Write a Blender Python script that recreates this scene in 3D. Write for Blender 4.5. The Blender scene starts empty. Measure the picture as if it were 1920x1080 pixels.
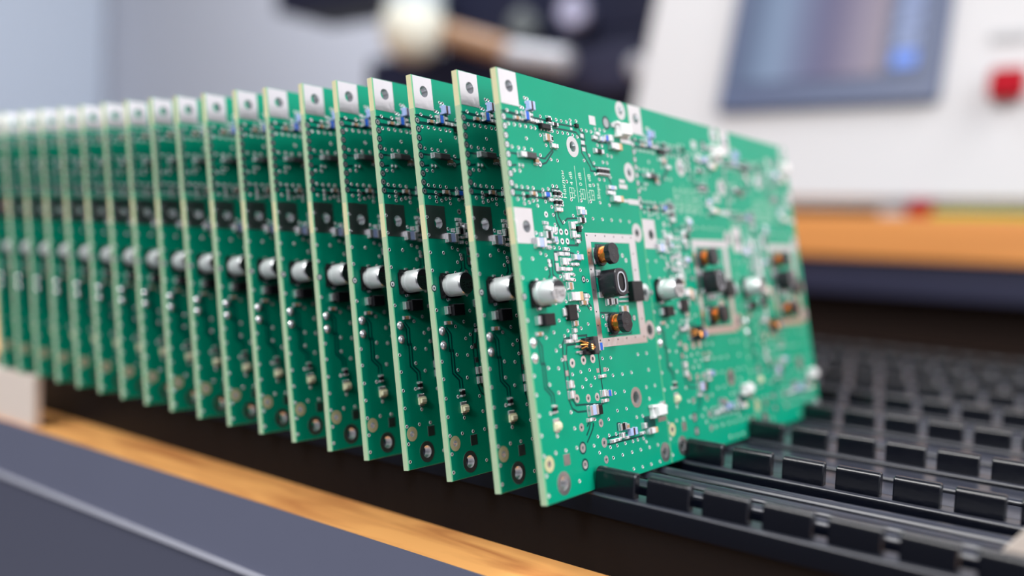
import bpy, bmesh, math, random
from mathutils import Vector, Matrix
from mathutils.geometry import tessellate_polygon
random.seed(7)
MM = 0.001
scn = bpy.context.scene
C = scn.collection

# ---------------------------------------------------------------- camera
cam_d = bpy.data.cameras.new('camera'); cam = bpy.data.objects.new('camera', cam_d); C.objects.link(cam)
cam_d.sensor_width = 36; cam_d.lens = 33.0138; cam_d.clip_start = 0.005; cam_d.clip_end = 20
R_ = [[0.795038, -0.602848, -0.066999], [0.604847, 0.796236, 0.012944], [0.045544, -0.050815, 0.997669]]
CAMLOC = [0.121621, -0.169847, 0.058391]
cam.matrix_world = Matrix(((R_[0][0], R_[0][2], -R_[0][1], CAMLOC[0]), (R_[1][0], R_[1][2], -R_[1][1], CAMLOC[1]),
                           (R_[2][0], R_[2][2], -R_[2][1], CAMLOC[2]), (0, 0, 0, 1)))
cam_d.dof.use_dof = True; cam_d.dof.focus_distance = 0.232; cam_d.dof.aperture_fstop = 3.9
scn.camera = cam
# ---------------------------------------------------------------- world, lights, exposure
w = bpy.data.worlds.new('world'); scn.world = w; w.use_nodes = True
nt = w.node_tree; bg = nt.nodes['Background']
tc = nt.nodes.new('ShaderNodeTexCoord'); sp = nt.nodes.new('ShaderNodeSeparateXYZ'); rp = nt.nodes.new('ShaderNodeValToRGB')
mr = nt.nodes.new('ShaderNodeMapRange'); mr.inputs[1].default_value = -1
nt.links.new(tc.outputs['Generated'], sp.inputs[0]); nt.links.new(sp.outputs[2], mr.inputs[0]); nt.links.new(mr.outputs[0], rp.inputs[0])
rp.color_ramp.elements[0].color = (0.16, 0.15, 0.15, 1); rp.color_ramp.elements[0].position = .3
rp.color_ramp.elements[1].color = (0.82, 0.87, 1.0, 1); rp.color_ramp.elements[1].position = .75
nt.links.new(rp.outputs[0], bg.inputs[0]); bg.inputs[1].default_value = 0.28
def area(name, loc, target, size, power, col=(1, 1, 1), sy=None):
    d = bpy.data.lights.new(name, 'AREA'); d.size = size; d.energy = power; d.color = col
    if sy: d.shape = 'RECTANGLE'; d.size_y = sy
    o = bpy.data.objects.new(name, d); C.objects.link(o); o.location = loc
    o.rotation_euler = (Vector(target) - Vector(loc)).to_track_quat('-Z', 'Y').to_euler()
    return o
area('top_fill_light', (1.0, 0.5, 1.6), (0, 0.1, 0), 1.0, 30, (1, .98, .95), 0.5)  # unseen overhead source, added for highlights and fill
area('right_fill_light', (2.0, 0.1, 0.9), (0, 0.08, 0.05), 1.2, 24, (.93, .97, 1))  # unseen, added from the right to brighten the nearest board's face
area('front_fill_light', (-0.30, -1.25, 1.75), (-0.1, 0, 0), 1.1, 40, (1, .98, .96))  # unseen source added to light the board edges and bench wood
area('rear_highlight_light', (-1.15, 0.80, 1.7), (-1.0, 0.85, 0.0), 1.2, 30, (.93, .96, 1), 0.6)  # added out of view to put highlights on the rack tooth tops
area('solder_glint_light', (0.12, -1.0, 0.62), (-0.05, 0, 0.05), 0.14, 5.0, (1, .98, .97))  # unseen small source added for sharp glints on the solder ends
scn.view_settings.view_transform = 'Standard'; scn.view_settings.look = 'None'
scn.view_settings.exposure = 0.0; scn.view_settings.gamma = 1; scn.view_settings.use_curve_mapping = False

# ---------------------------------------------------------------- materials
def mat(name, col, rough=.5, metal=0, noise=None, bump=0, nscale=400, coat=0, emit=None, spec=None, trans=0):
    m = bpy.data.materials.new(name); m.use_nodes = True; t = m.node_tree; b = t.nodes['Principled BSDF']
    b.inputs['Base Color'].default_value = (*col, 1); b.inputs['Roughness'].default_value = rough; b.inputs['Metallic'].default_value = metal
    if coat: b.inputs['Coat Weight'].default_value = coat; b.inputs['Coat Roughness'].default_value = .12
    if spec is not None: b.inputs['Specular IOR Level'].default_value = spec
    if trans: b.inputs['Transmission Weight'].default_value = trans
    if emit: b.inputs['Emission Color'].default_value = (*emit[0], 1); b.inputs['Emission Strength'].default_value = emit[1]
    tc = t.nodes.new('ShaderNodeTexCoord'); n = t.nodes.new('ShaderNodeTexNoise')
    n.inputs['Scale'].default_value = nscale; n.inputs['Detail'].default_value = 3; t.links.new(tc.outputs['Object'], n.inputs['Vector'])
    if noise:
        mx = t.nodes.new('ShaderNodeMix'); mx.data_type = 'RGBA'; mx.inputs[6].default_value = (*col, 1); mx.inputs[7].default_value = (*noise, 1)
        t.links.new(n.outputs['Fac'], mx.inputs[0]); t.links.new(mx.outputs[2], b.inputs['Base Color'])
    if bump:
        bp = t.nodes.new('ShaderNodeBump'); bp.inputs['Strength'].default_value = bump; bp.inputs['Distance'].default_value = .0002
        t.links.new(n.outputs['Fac'], bp.inputs['Height']); t.links.new(bp.outputs[0], b.inputs['Normal'])
    return m
M = {}
M['mask'] = mat('green_solder_mask', (0.0, 0.28, 0.165), .33, noise=(0.0, 0.32, 0.19), nscale=60, spec=.2)
M['maskback'] = mat('darkened_board_back', (0.0, 0.035, 0.022), .4, spec=.3)  # unseen back, darkened so the next board's face and pads stay dark
M['fr4g'] = mat('green_tinted_laminate_edge', (0.48, 0.60, 0.40), .6, noise=(0.36, 0.50, 0.32), nscale=350)
M['maskd'] = mat('dark_green_mask', (0.0, 0.06, 0.055), .3, spec=.35)
M['score'] = mat('scored_edge', (0.17, 0.50, 0.27), .5)
M['fr4'] = mat('fibreglass_edge', (0.78, 0.72, 0.44), .6, noise=(0.60, 0.60, 0.36), nscale=350)
M['tin'] = mat('tinned_copper', (0.78, 0.77, 0.78), .33, 1, bump=.25, nscale=900)
M['tinpad'] = mat('brushed_tin_pad', (0.86, 0.84, 0.86), .3, 1, bump=.3, nscale=500)
M['hole'] = mat('hole_dark', (0.01, 0.012, 0.012), .6)
M['cream'] = mat('bare_laminate', (0.55, 0.52, 0.30), .5)
M['solder'] = mat('solder', (0.92, 0.92, 0.95), .26, .8)
M['ceramic'] = mat('tan_ceramic', (0.40, 0.24, 0.13), .45)
M['ceramicbig'] = mat('pale_tan_ceramic', (0.62, 0.42, 0.24), .45)
M['brown'] = mat('dark_brown_ceramic', (0.07, 0.03, 0.03), .4)
M['black'] = mat('black_epoxy', (0.006, 0.006, 0.008), .38, spec=.35)
M['grey'] = mat('dark_grey_epoxy', (0.05, 0.05, 0.055), .4)
M['blue'] = mat('blue_ceramic', (0.01, 0.12, 0.62), .35)
M['lblue'] = mat('pale_blue_ceramic', (0.42, 0.52, 0.85), .35)
M['white'] = mat('white_ceramic', (0.78, 0.78, 0.80), .4)
M['wplastic'] = mat('white_plastic', (0.80, 0.80, 0.80), .45)
M['led'] = mat('led_lens', (0.75, 0.74, 0.52), .3)
M['alu'] = mat('aluminium_sleeve', (0.72, 0.76, 0.76), .42, .45)
M['aluend'] = mat('aluminium_end', (0.72, 0.74, 0.76), .28, 1)
M['via'] = mat('tinned_via', (0.88, 0.88, 0.90), .32, .55)
M['ferrite'] = mat('black_ferrite', (0.011, 0.011, 0.016), .3, bump=.4, nscale=1200)
M['copper'] = mat('copper_wire', (0.95, 0.42, 0.12), .28, 1)
M['silk'] = mat('silkscreen_white', (0.62, 0.78, 0.68), .6)
M['ink'] = mat('black_ink', (0.015, 0.015, 0.02), .5)
M['greyink'] = mat('grey_print', (0.35, 0.36, 0.38), .5)
M['rack'] = mat('black_conductive_plastic', (0.0022, 0.003, 0.007), .2, bump=.25, nscale=500, spec=.65)
M['racksheen'] = mat('sheen_black_plastic', (0.013, 0.015, 0.027), .28, noise=(0.027, 0.030, 0.046), nscale=120, bump=.3, spec=.65)  # lighter mottled colour stands in for sheen reflected from the white machine
M['rackside'] = mat('black_rack_side', (0.005, 0.0045, 0.0055), .5, bump=.4, nscale=500, spec=.15)
M['beige'] = mat('beige_plastic', (0.72, 0.62, 0.55), .5)
M['steel'] = mat('grey_strip', (0.42, 0.43, 0.50), .4)
M['greypanel'] = mat('grey_laminate', (0.125, 0.135, 0.20), .42, noise=(0.115, 0.125, 0.185), nscale=20)
M['greydrawer'] = mat('dark_grey_laminate', (0.075, 0.08, 0.12), .45)
M['machine'] = mat('white_powder_coat', (0.54, 0.54, 0.56), .5)
M['bezel'] = mat('blue_grey_bezel', (0.060, 0.085, 0.17), .4)
M['navy'] = mat('navy_fascia', (0.02, 0.022, 0.06), .5)
M['darkbrown'] = mat('dark_brown_panel', (0.022, 0.012, 0.009), .6, spec=.15)
M['red'] = mat('red_plastic', (0.36, 0.0, 0.010), .6, spec=.12)
M['lime'] = mat('lime_plastic', (0.42, 0.50, 0.03), .5)
M['benchshade'] = mat('dark_brown_bench_shade', (0.014, 0.009, 0.008), .85, spec=.1)  # dark tone of the bench wood in shade
M['dark'] = mat('dark_blue_black_casing', (0.012, 0.014, 0.038), .5, spec=.25)
M['jar'] = mat('milky_bowl', (0.75, 0.78, 0.70), .35)
M['paleblue'] = mat('pale_blue_cap', (0.55, 0.66, 0.74), .4)
M['bronze'] = mat('bronze_bar', (0.36, 0.21, 0.12), .4)
M['silver'] = mat('satin_silver', (0.48, 0.50, 0.56), .4)
M['lilac'] = mat('lilac_knob', (0.42, 0.43, 0.62), .4)
M['greydisc'] = mat('grey_green_disc', (0.10, 0.12, 0.13), .5)
M['wall'] = mat('wall_paint', (0.58, 0.60, 0.68), .8)
M['cabinet'] = mat('cabinet_paint', (0.50, 0.56, 0.66), .6)
M['floor'] = mat('floor_vinyl', (0.25, 0.25, 0.27), .6)
def wood(name, c1, c2, ori):
    m = mat(name, c1, .42); t = m.node_tree; b = t.nodes['Principled BSDF']
    tc = t.nodes.new('ShaderNodeTexCoord'); mp = t.nodes.new('ShaderNodeMapping'); mp.inputs['Scale'].default_value = ori
    n = t.nodes.new('ShaderNodeTexNoise'); n.inputs['Scale'].default_value = 1; n.inputs['Detail'].default_value = 6; n.inputs['Distortion'].default_value = .6
    r = t.nodes.new('ShaderNodeValToRGB'); r.color_ramp.elements[0].color = (*c2, 1); r.color_ramp.elements[0].position = .32
    r.color_ramp.elements[1].color = (*c1, 1); r.color_ramp.elements[1].position = .6
    t.links.new(tc.outputs['Object'], mp.inputs[0]); t.links.new(mp.outputs[0], n.inputs[0]); t.links.new(n.outputs[0], r.inputs[0]); t.links.new(r.outputs[0], b.inputs['Base Color'])
    return m
M['wood'] = wood('beech_laminate', (0.95, 0.47, 0.15), (0.62, 0.25, 0.08), (22, 110, 30))
M['woodedge'] = wood('beech_edge', (0.86, 0.36, 0.10), (0.72, 0.29, 0.08), (3, 20, 40))
def screen_mat():
    m = mat('lcd_screen', (0.20, 0.24, 0.36), .2); t = m.node_tree; b = t.nodes['Principled BSDF']
    tc = t.nodes.new('ShaderNodeTexCoord'); s = t.nodes.new('ShaderNodeSeparateXYZ'); r = t.nodes.new('ShaderNodeValToRGB')
    e = r.color_ramp.elements; e[0].color = (0.09, 0.13, 0.22, 1); e[1].color = (0.17, 0.12, 0.17, 1)
    for p, c in ((.25, (0.22, 0.30, 0.44)), (.5, (0.13, 0.14, 0.25)), (.62, (0.11, 0.10, 0.20)), (.85, (0.20, 0.16, 0.24))):
        x = e.new(p); x.color = (*c, 1)
    t.links.new(tc.outputs['Generated'], s.inputs[0]); t.links.new(s.outputs[0], r.inputs[0])
    b.inputs['Base Color'].default_value = (.02, .02, .03, 1)
    t.links.new(r.outputs[0], b.inputs['Emission Color']); b.inputs['Emission Strength'].default_value = 1.0
    return m
M['screen'] = screen_mat()
M['screenblue'] = mat('screen_blue_icon', (0.02, 0.05, 0.2), .3, emit=((0.05, 0.20, 0.75), .8))
M['screenpale'] = mat('screen_pale_icon', (0.05, 0.06, 0.1), .3, emit=((0.16, 0.24, 0.48), .8))

# ---------------------------------------------------------------- mesh helpers
class MB:
    def __init__(s): s.v = []; s.f = []; s.m = []; s.mats = []
    def mi(s, n):
        if n not in s.mats: s.mats.append(n)
        return s.mats.index(n)
    def add(s, vs, fs, n):
        o = len(s.v); k = s.mi(n); s.v += [tuple(p) for p in vs]
        for f in fs: s.f.append(tuple(i + o for i in f)); s.m.append(k)
    def box(s, a, b, n, ch=0, top=None):
        # chamfered on the +x side (ch) - axis aligned box a..b
        x0, y0, z0 = a; x1, y1, z1 = b
        if ch <= 0:
            vs = [(x0, y0, z0), (x0, y1, z0), (x0, y1, z1), (x0, y0, z1), (x1, y0, z0), (x1, y1, z0), (x1, y1, z1), (x1, y0, z1)]
            s.add(vs, [(3, 2, 1, 0), (4, 5, 6, 7), (0, 1, 5, 4), (1, 2, 6, 5), (2, 3, 7, 6), (3, 0, 4, 7)], n); return
        xm = x1 - ch
        vs = [(x, y, z) for x, q in ((x0, 0), (xm, 0), (x1, ch)) for (y, z) in ((y0 + q, z0 + q), (y1 - q, z0 + q), (y1 - q, z1 - q), (y0 + q, z1 - q))]
        fs = [(3, 2, 1, 0)] + [(l + i, l + (i + 1) % 4, l + 4 + (i + 1) % 4, l + 4 + i) for l in (0, 4) for i in range(4)]
        s.add(vs, fs, n); s.add(vs[8:], [(0, 1, 2, 3)], top or n)
    def lathe(s, prof, n, c=(0, 0), seg=24, cap=True):
        # prof: (x, r) along +x, centred at (y, z)=c ; material may be a list per ring
        vs = []
        for x, r in prof:
            for i in range(seg):
                a = 2 * math.pi * i / seg; vs.append((x, c[0] + r * math.cos(a), c[1] + r * math.sin(a)))
        for j in range(len(prof) - 1):
            nn = n[j] if isinstance(n, list) else n
            q = [vs[j * seg + i] for i in range(seg)] + [vs[(j + 1) * seg + i] for i in range(seg)]
            s.add(q, [(i, (i + 1) % seg, seg + (i + 1) % seg, seg + i) for i in range(seg)], nn)
        if cap: s.add(vs[-seg:], [tuple(range(seg))], n[-1] if isinstance(n, list) else n)
    def ring(s, c, r0, r1, x, n, seg=8, th=0):
        vs = [(x, c[0] + r * math.cos(2 * math.pi * i / seg), c[1] + r * math.sin(2 * math.pi * i / seg)) for r in (r1, r0) for i in range(seg)]
        s.add(vs, [(i, (i + 1) % seg, seg + (i + 1) % seg, seg + i) for i in range(seg)], n)
    def disc(s, c, r, x, n, seg=8):
        s.add([(x, c[0] + r * math.cos(2 * math.pi * i / seg), c[1] + r * math.sin(2 * math.pi * i / seg)) for i in range(seg)], [tuple(range(seg))], n)
    def mesh(s, name, smooth=False, merge=True):
        me = bpy.data.meshes.new(name); me.from_pydata(s.v, [], s.f)
        for n in s.mats: me.materials.append(M[n])
        me.polygons.foreach_set('material_index', s.m)
        if merge or smooth:
            bm = bmesh.new(); bm.from_mesh(me)
            bmesh.ops.remove_doubles(bm, verts=bm.verts, dist=1e-7 if len(s.v) else 0)
            bm.to_mesh(me); bm.free()
        if smooth:
            me.polygons.foreach_set('use_smooth', [True] * len(me.polygons)); me.set_sharp_from_angle(angle=math.radians(35))
        me.update(); return me
def link(name, me, parent=None, loc=None, rot=None):
    o = bpy.data.objects.new(name, me); C.objects.link(o)
    if parent: o.parent = parent
    if loc: o.location = loc
    if rot: o.rotation_euler = rot
    return o
def tag(o, label=None, cat=None, group=None, kind=None):
    if label: o['label'] = label
    if cat: o['category'] = cat
    if group: o['group'] = group
    if kind: o['kind'] = kind
    return o
def empty(name, loc=(0, 0, 0), rot=(0, 0, 0)):
    o = bpy.data.objects.new(name, None); C.objects.link(o); o.location = loc; o.rotation_euler = rot; o.empty_display_size = .01
    return o
def boxobj(name, a, b, m, parent=None, bev=0.0):
    mb = MB(); mb.box(a, b, m); me = mb.mesh(name)
    if bev:
        bm = bmesh.new(); bm.from_mesh(me); bmesh.ops.bevel(bm, geom=list(bm.edges), offset=bev, segments=2, affect='EDGES', profile=.7); bm.to_mesh(me); bm.free()
    return link(name, me, parent)

# measured board layout (mm)
SMALL=[[15.43,90.38],[19.79,90.41],[22.19,90.46],[24.41,90.46],[26.67,90.48],[28.55,91.19],[31.27,91.32],[19.87,87.3],[22.1,87.28],[24.38,87.36],[26.66,87.45],[28.86,87.37],[17.82,79.99],[20.57,79.99],[14.5,85.62],[16.45,83.37],[30.93,87.11],[33.39,89.26],[35.63,89.31],[35.67,82.84],[32.85,81.19],[15.05,72.55],[17.17,73.42],[18.88,73.42],[20.5,71.84],[20.5,71.11],[20.48,69.74],[20.55,68.97],[15.71,68.21],[23.63,75.0],[24.64,70.51],[29.13,70.56],[33.53,70.58],[35.95,75.04],[33.67,66.16],[24.64,66.48],[20.1,64.7],[27.94,63.75],[29.17,66.5],[16.16,63.88],[15.9,66.25],[20.83,57.98],[24.78,57.29],[14.58,58.29],[16.81,58.23],[37.36,78.03],[37.47,80.97],[38.0,89.36],[40.18,90.39],[42.39,90.42],[44.71,90.42],[42.0,81.64],[44.13,81.61],[40.27,85.99],[42.58,86.08],[44.85,83.72],[46.83,83.63],[39.11,76.76],[41.54,76.84],[44.91,77.83],[38.19,66.19],[42.74,66.18],[47.3,66.2],[51.93,66.16],[38.12,70.58],[42.66,70.19],[32.26,54.8],[24.84,52.85],[21.73,51.7],[21.82,50.47],[27.46,50.24],[17.0,48.03],[16.9,45.26],[27.35,46.32],[22.13,42.93],[25.36,39.47],[22.04,38.57],[27.26,35.78],[16.2,38.27],[14.51,37.09],[15.76,51.28],[32.56,41.01],[33.53,38.77],[15.92,27.85],[15.88,25.04],[19.57,28.11],[23.52,28.26],[21.45,26.17],[25.52,26.19],[19.5,24.48],[23.31,24.5],[29.93,30.62],[33.94,30.5],[31.8,27.75],[33.96,26.04],[33.97,21.55],[34.0,17.13],[29.43,15.51],[23.22,16.28],[38.55,25.94],[38.5,21.54],[38.49,17.11],[43.07,14.34],[46.19,14.31],[49.94,21.53],[54.66,21.5],[50.81,18.36],[23.58,12.06],[28.73,11.65],[32.01,11.53],[21.42,10.16],[23.5,8.18],[28.66,8.71],[31.88,8.67],[35.8,8.66],[39.68,8.62],[42.11,8.67],[45.06,8.59],[46.35,7.56],[29.42,6.03],[33.93,6.04],[38.58,6.02],[43.04,5.97],[47.69,5.92],[52.19,5.89],[42.95,1.59],[47.51,1.51],[52.25,1.45],[38.43,1.81],[52.27,30.41],[47.6,30.44],[52.25,25.95],[43.18,26.0],[2.13,90.07],[5.83,90.12],[2.09,86.92],[4.34,86.98],[6.53,87.03],[8.78,87.08],[10.96,87.12],[12.55,87.13],[8.57,84.17],[2.39,81.52],[4.94,81.57],[7.17,81.58],[10.15,81.66],[13.51,80.63],[9.68,94.08],[10.77,94.07],[7.52,91.61],[8.44,91.51],[2.25,75.99],[4.38,76.07],[2.25,72.32],[4.43,72.26],[6.66,72.32],[8.88,72.3],[12.81,72.2],[2.28,69.26],[4.69,68.36],[6.65,68.75],[8.3,69.24],[9.87,68.16],[13.33,69.33],[0.5,64.3],[0.52,59.86],[0.44,55.52],[5.28,55.49],[10.83,56.38],[8.74,56.83],[7.9,61.61],[4.71,70.65],[4.7,69.46],[9.99,70.72],[9.9,69.48],[11.66,55.08],[11.78,54.08],[0.52,51.1],[0.56,41.35],[10.26,53.2],[9.04,50.49],[12.48,44.93],[13.04,40.83],[10.28,38.16],[6.93,37.11],[10.35,33.9],[12.24,34.81],[12.32,31.61],[5.07,43.85],[0.6,28.8],[0.58,24.54],[0.68,19.85],[0.72,15.41],[0.75,10.85],[0.8,6.46],[0.74,2.07],[6.4,30.11],[10.44,29.73],[6.16,26.34],[9.39,24.17],[5.14,19.87],[6.71,14.52],[5.37,10.87],[9.45,10.81],[13.54,3.07],[14.03,10.76],[14.09,15.29],[13.4,19.17]]
FRAMEH=[[29.67,61.74],[33.73,61.75],[38.25,61.76],[42.67,61.73],[47.24,61.75],[51.61,61.76],[51.81,57.39],[51.8,52.95],[29.7,57.3],[29.73,53.04],[29.8,47.86],[29.8,42.37],[29.75,38.9],[29.93,35.14],[34.01,34.97],[38.5,34.94],[42.93,35.04],[47.42,35.03],[52.07,34.94],[51.91,52.98],[52.18,39.74]]
MED=[[0.61,88.41,1.3],[0.7,86.24,1.3],[0.67,84.05,1.3],[0.67,81.89,1.3],[0.69,79.63,1.3],[0.69,77.45,1.3],[12.92,78.44,1.3],[0.73,75.13,1.3],[0.66,72.91,1.3],[0.63,70.74,1.3],[12.91,66.22,1.5],[16.07,62.21,1.6],[18.34,62.22,1.6],[20.65,62.22,1.6],[16.15,59.9,1.6],[18.42,59.89,1.6],[20.67,59.95,1.6],[46.04,56.82,1.2],[47.58,55.53,1.2],[0.44,46.74,1.3],[13.18,50.53,1.6],[25.82,50.56,1.4],[27.43,43.22,1.0],[11.9,54.98,1.0],[12.14,54.05,1.0],[48.13,40.14,1.3],[16.42,30.5,2.3],[21.35,30.83,2.3],[25.53,30.89,2.3],[16.56,22.02,2.1],[21.46,21.6,2.1],[25.47,21.5,2.1],[25.7,15.06,2.1],[26.09,6.12,2.0],[26.11,10.23,2.5],[17.05,15.13,2.0],[16.54,10.35,2.2],[16.69,6.42,2.0]]
BIG=[[28.2,84.32,5.4,2.7],[54.68,97.32,5.2,2.2],[55.41,80.06,5.4,2.2],[55.44,63.23,5.2,2.2],[55.83,46.79,4.8,2.2],[55.76,36.56,5.2,3.0],[44.07,19.43,5.4,3.2],[55.78,3.46,5.2,2.7]]
COMPS=[["tan",5.51,88.65,2.36,0.83],["mid",11.21,92.29,2.45,2.13],["blue",8.99,89.56,2.21,2.11],["wht",11.13,90.19,1.75,0.71],["wht",10.93,88.89,2.45,0.85],["wht",13.16,88.83,1.99,0.85],["pad",7.59,90.29,0.82,0.56],["pad",7.84,88.61,0.96,0.56],["pad",9.86,93.02,0.83,0.57],["pad",9.76,91.28,0.83,0.56],["diode",7.35,79.89,6.12,1.38],["tan",11.09,78.89,1.53,1.63],["wht",4.31,77.34,0.53,0.73],["wht",5.63,77.35,0.54,0.73],["tan",8.5,70.95,2.39,0.92],["blk",6.02,70.13,1.01,0.82],["blue",13.66,70.97,2.83,1.17],["wht",12.49,62.92,2.45,0.92],["wht",14.41,62.43,1.42,1.39],["res",12.46,61.21,2.8,1.75],["lblue",14.64,60.13,1.42,1.39],["wht",9.54,61.26,1.03,0.91],["wht",12.3,59.56,2.1,0.73],["lblue",8.55,59.26,4.09,2.27],["wht",11.75,58.26,0.84,0.82],["wht",12.8,58.29,0.7,0.83],["wht",11.47,64.14,0.98,0.74],["wht",12.73,64.01,0.7,0.83],["smad",6.22,41.16,5.68,2.86],["tan",4.24,38.08,2.63,0.87],["res",6.62,20.6,1.4,1.81],["led",6.96,17.05,2.5,2.58],["dpad",9.47,8.72,2.54,2.58],["res",18.41,89.78,1.4,2.05],["res",20.93,89.06,2.76,1.01],["ic",16.05,87.78,3.81,1.35],["wht",18.54,87.65,1.16,1.36],["tan",16.92,85.29,2.45,1.8],["res",18.59,85.15,1.09,1.59],["wht",19.57,83.49,2.97,1.14],["pad",33.26,87.71,1.54,1.05],["pad",33.28,85.92,1.72,1.05],["pad",33.31,84.18,1.54,1.05],["pad",28.58,90.21,0.83,0.85],["pad",28.59,88.94,1.0,0.66],["blk",30.86,89.97,1.35,0.95],["wht",15.42,88.84,0.91,0.81],["res",17.26,71.51,1.15,1.77],["res",18.89,71.51,1.16,1.78],["res",17.37,69.33,1.15,1.77],["res",19.0,69.32,1.16,1.78],["wht",18.34,67.64,2.93,0.97],["wht",15.34,69.86,1.89,0.79],["wht",28.18,68.51,3.46,0.82],["lblue",28.15,67.45,3.13,1.37],["res",27.91,65.45,2.88,1.37],["wht",23.16,63.9,1.99,1.79],["wht",25.06,64.76,1.45,0.63],["blk",25.78,63.11,1.46,1.35],["wht",23.28,61.69,1.99,1.79],["wht",25.29,61.42,1.77,0.81],["wht",24.9,60.02,1.77,0.99],["wht",19.05,57.99,1.7,0.88],["wht",15.43,62.72,1.88,1.09],["wht",15.07,60.13,1.65,1.3],["pad",14.96,56.04,1.35,1.94],["pad",15.01,53.58,1.35,1.93],["wht",16.73,56.76,1.97,0.87],["wht",19.29,56.75,2.32,0.87],["wht",17.93,54.89,2.68,1.74],["wht",20.14,55.35,1.4,0.79],["lblue",23.62,55.98,4.14,1.42],["wht",21.08,54.26,1.25,0.7],["wht",23.04,54.28,2.38,0.79],["wht",16.72,53.15,1.97,0.86],["wht",19.34,53.05,3.09,0.87],["wht",17.91,51.21,2.29,1.73],["wht",20.24,51.86,1.86,0.7],["wht",20.15,50.55,1.86,0.78],["tan",18.95,48.93,2.15,1.73],["bigtan",20.52,46.34,5.05,2.16],["wht",25.5,46.42,2.25,1.1],["wht",25.7,45.49,2.01,0.7],["tan",24.32,44.73,3.03,1.09],["ic",17.94,42.48,3.66,3.76],["slv",15.62,42.67,2.1,1.91],["wht",20.84,43.68,1.09,1.3],["wht",20.5,41.74,0.93,1.29],["tan",19.3,39.84,2.15,1.28],["wht",18.74,38.15,1.68,1.06],["wht",17.82,36.59,1.9,1.27],["wht",15.92,35.74,3.37,0.84],["wht",18.01,36.58,1.9,1.48],["slv",19.32,35.49,2.46,0.51],["slv",19.24,34.25,2.3,0.51],["slv",19.54,32.94,2.69,0.51],["res",26.92,33.77,2.26,2.09],["blue",28.88,33.64,2.05,1.93],["pad",13.65,31.87,1.18,1.32],["pad",13.64,28.3,1.18,1.32],["pad",27.21,27.84,1.21,1.08],["pad",30.41,27.8,1.32,1.09],["wht",28.72,26.3,3.27,0.78],["wht",28.16,22.1,2.28,1.63],["blue",30.21,21.89,1.98,1.56],["wht",28.57,20.25,3.1,0.86],["wht",14.11,25.63,2.21,1.73],["wht",14.15,23.18,2.21,1.72],["lblue",22.26,18.61,3.74,2.43],["blk",25.24,18.38,1.75,2.33],["wht",20.98,16.45,2.93,0.83],["whtcon",53.08,14.9,6.88,3.32],["slv",56.93,16.26,2.74,1.31],["slv",57.69,14.36,1.77,1.64],["pad",56.39,12.35,4.39,1.3],["res",35.17,12.96,3.06,1.74],["tan",37.31,12.68,1.38,1.4],["mid",39.4,11.16,3.32,1.85],["wht",34.44,10.82,1.86,1.38],["wht",30.38,10.06,3.12,0.85],["wht",32.73,10.06,2.34,0.69],["wht",36.89,10.03,2.15,0.7],["wht",46.02,11.78,1.82,1.35],["wht",44.64,10.06,2.53,0.71],["bigtan",49.01,10.1,4.46,1.45],["blk",41.54,10.98,1.42,0.71],["whtcon",53.25,91.4,7.04,4.2],["slv",49.16,92.49,1.71,1.11],["pad",55.72,88.77,5.95,1.29],["pad",39.23,92.53,3.04,2.45],["wht",40.64,89.13,2.25,0.88],["wht",39.04,87.87,2.23,0.98],["lblue",42.08,87.75,2.27,1.23],["blue",44.43,88.26,2.31,1.49],["wht",46.78,88.66,2.34,1.65],["bigtan",48.55,86.42,5.49,1.81],["res",40.19,84.32,4.49,1.22],["res",38.95,78.92,1.42,1.93],["res",40.49,78.96,1.44,1.94],["res",42.05,79.0,1.45,1.95],["res",43.44,79.02,1.28,1.95],["lblue",44.22,74.9,4.13,1.07],["pad",51.11,75.77,4.32,1.25],["pad",50.76,77.21,2.87,1.0],["wht",43.9,73.56,4.12,0.97],["bigtan",46.0,71.9,5.01,1.66],["pad",50.86,71.84,4.31,0.89],["pad",55.88,71.78,5.93,1.51],["tan",32.95,56.51,2.04,0.82],["pad",33.8,58.36,1.88,1.61],["pad",32.96,51.95,2.12,2.05],["sic",49.01,47.1,5.45,5.34],["slv",43.49,45.76,4.71,0.47],["slv",43.23,44.66,4.7,0.47],["slv",45.25,46.97,1.83,0.47],["res",35.99,44.68,2.59,1.73],["res",38.71,44.72,2.2,1.61],["tan",42.99,42.37,3.61,2.23],["pad",34.64,40.77,2.14,1.8],["pad",33.4,47.4,1.87,1.81]]
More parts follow.
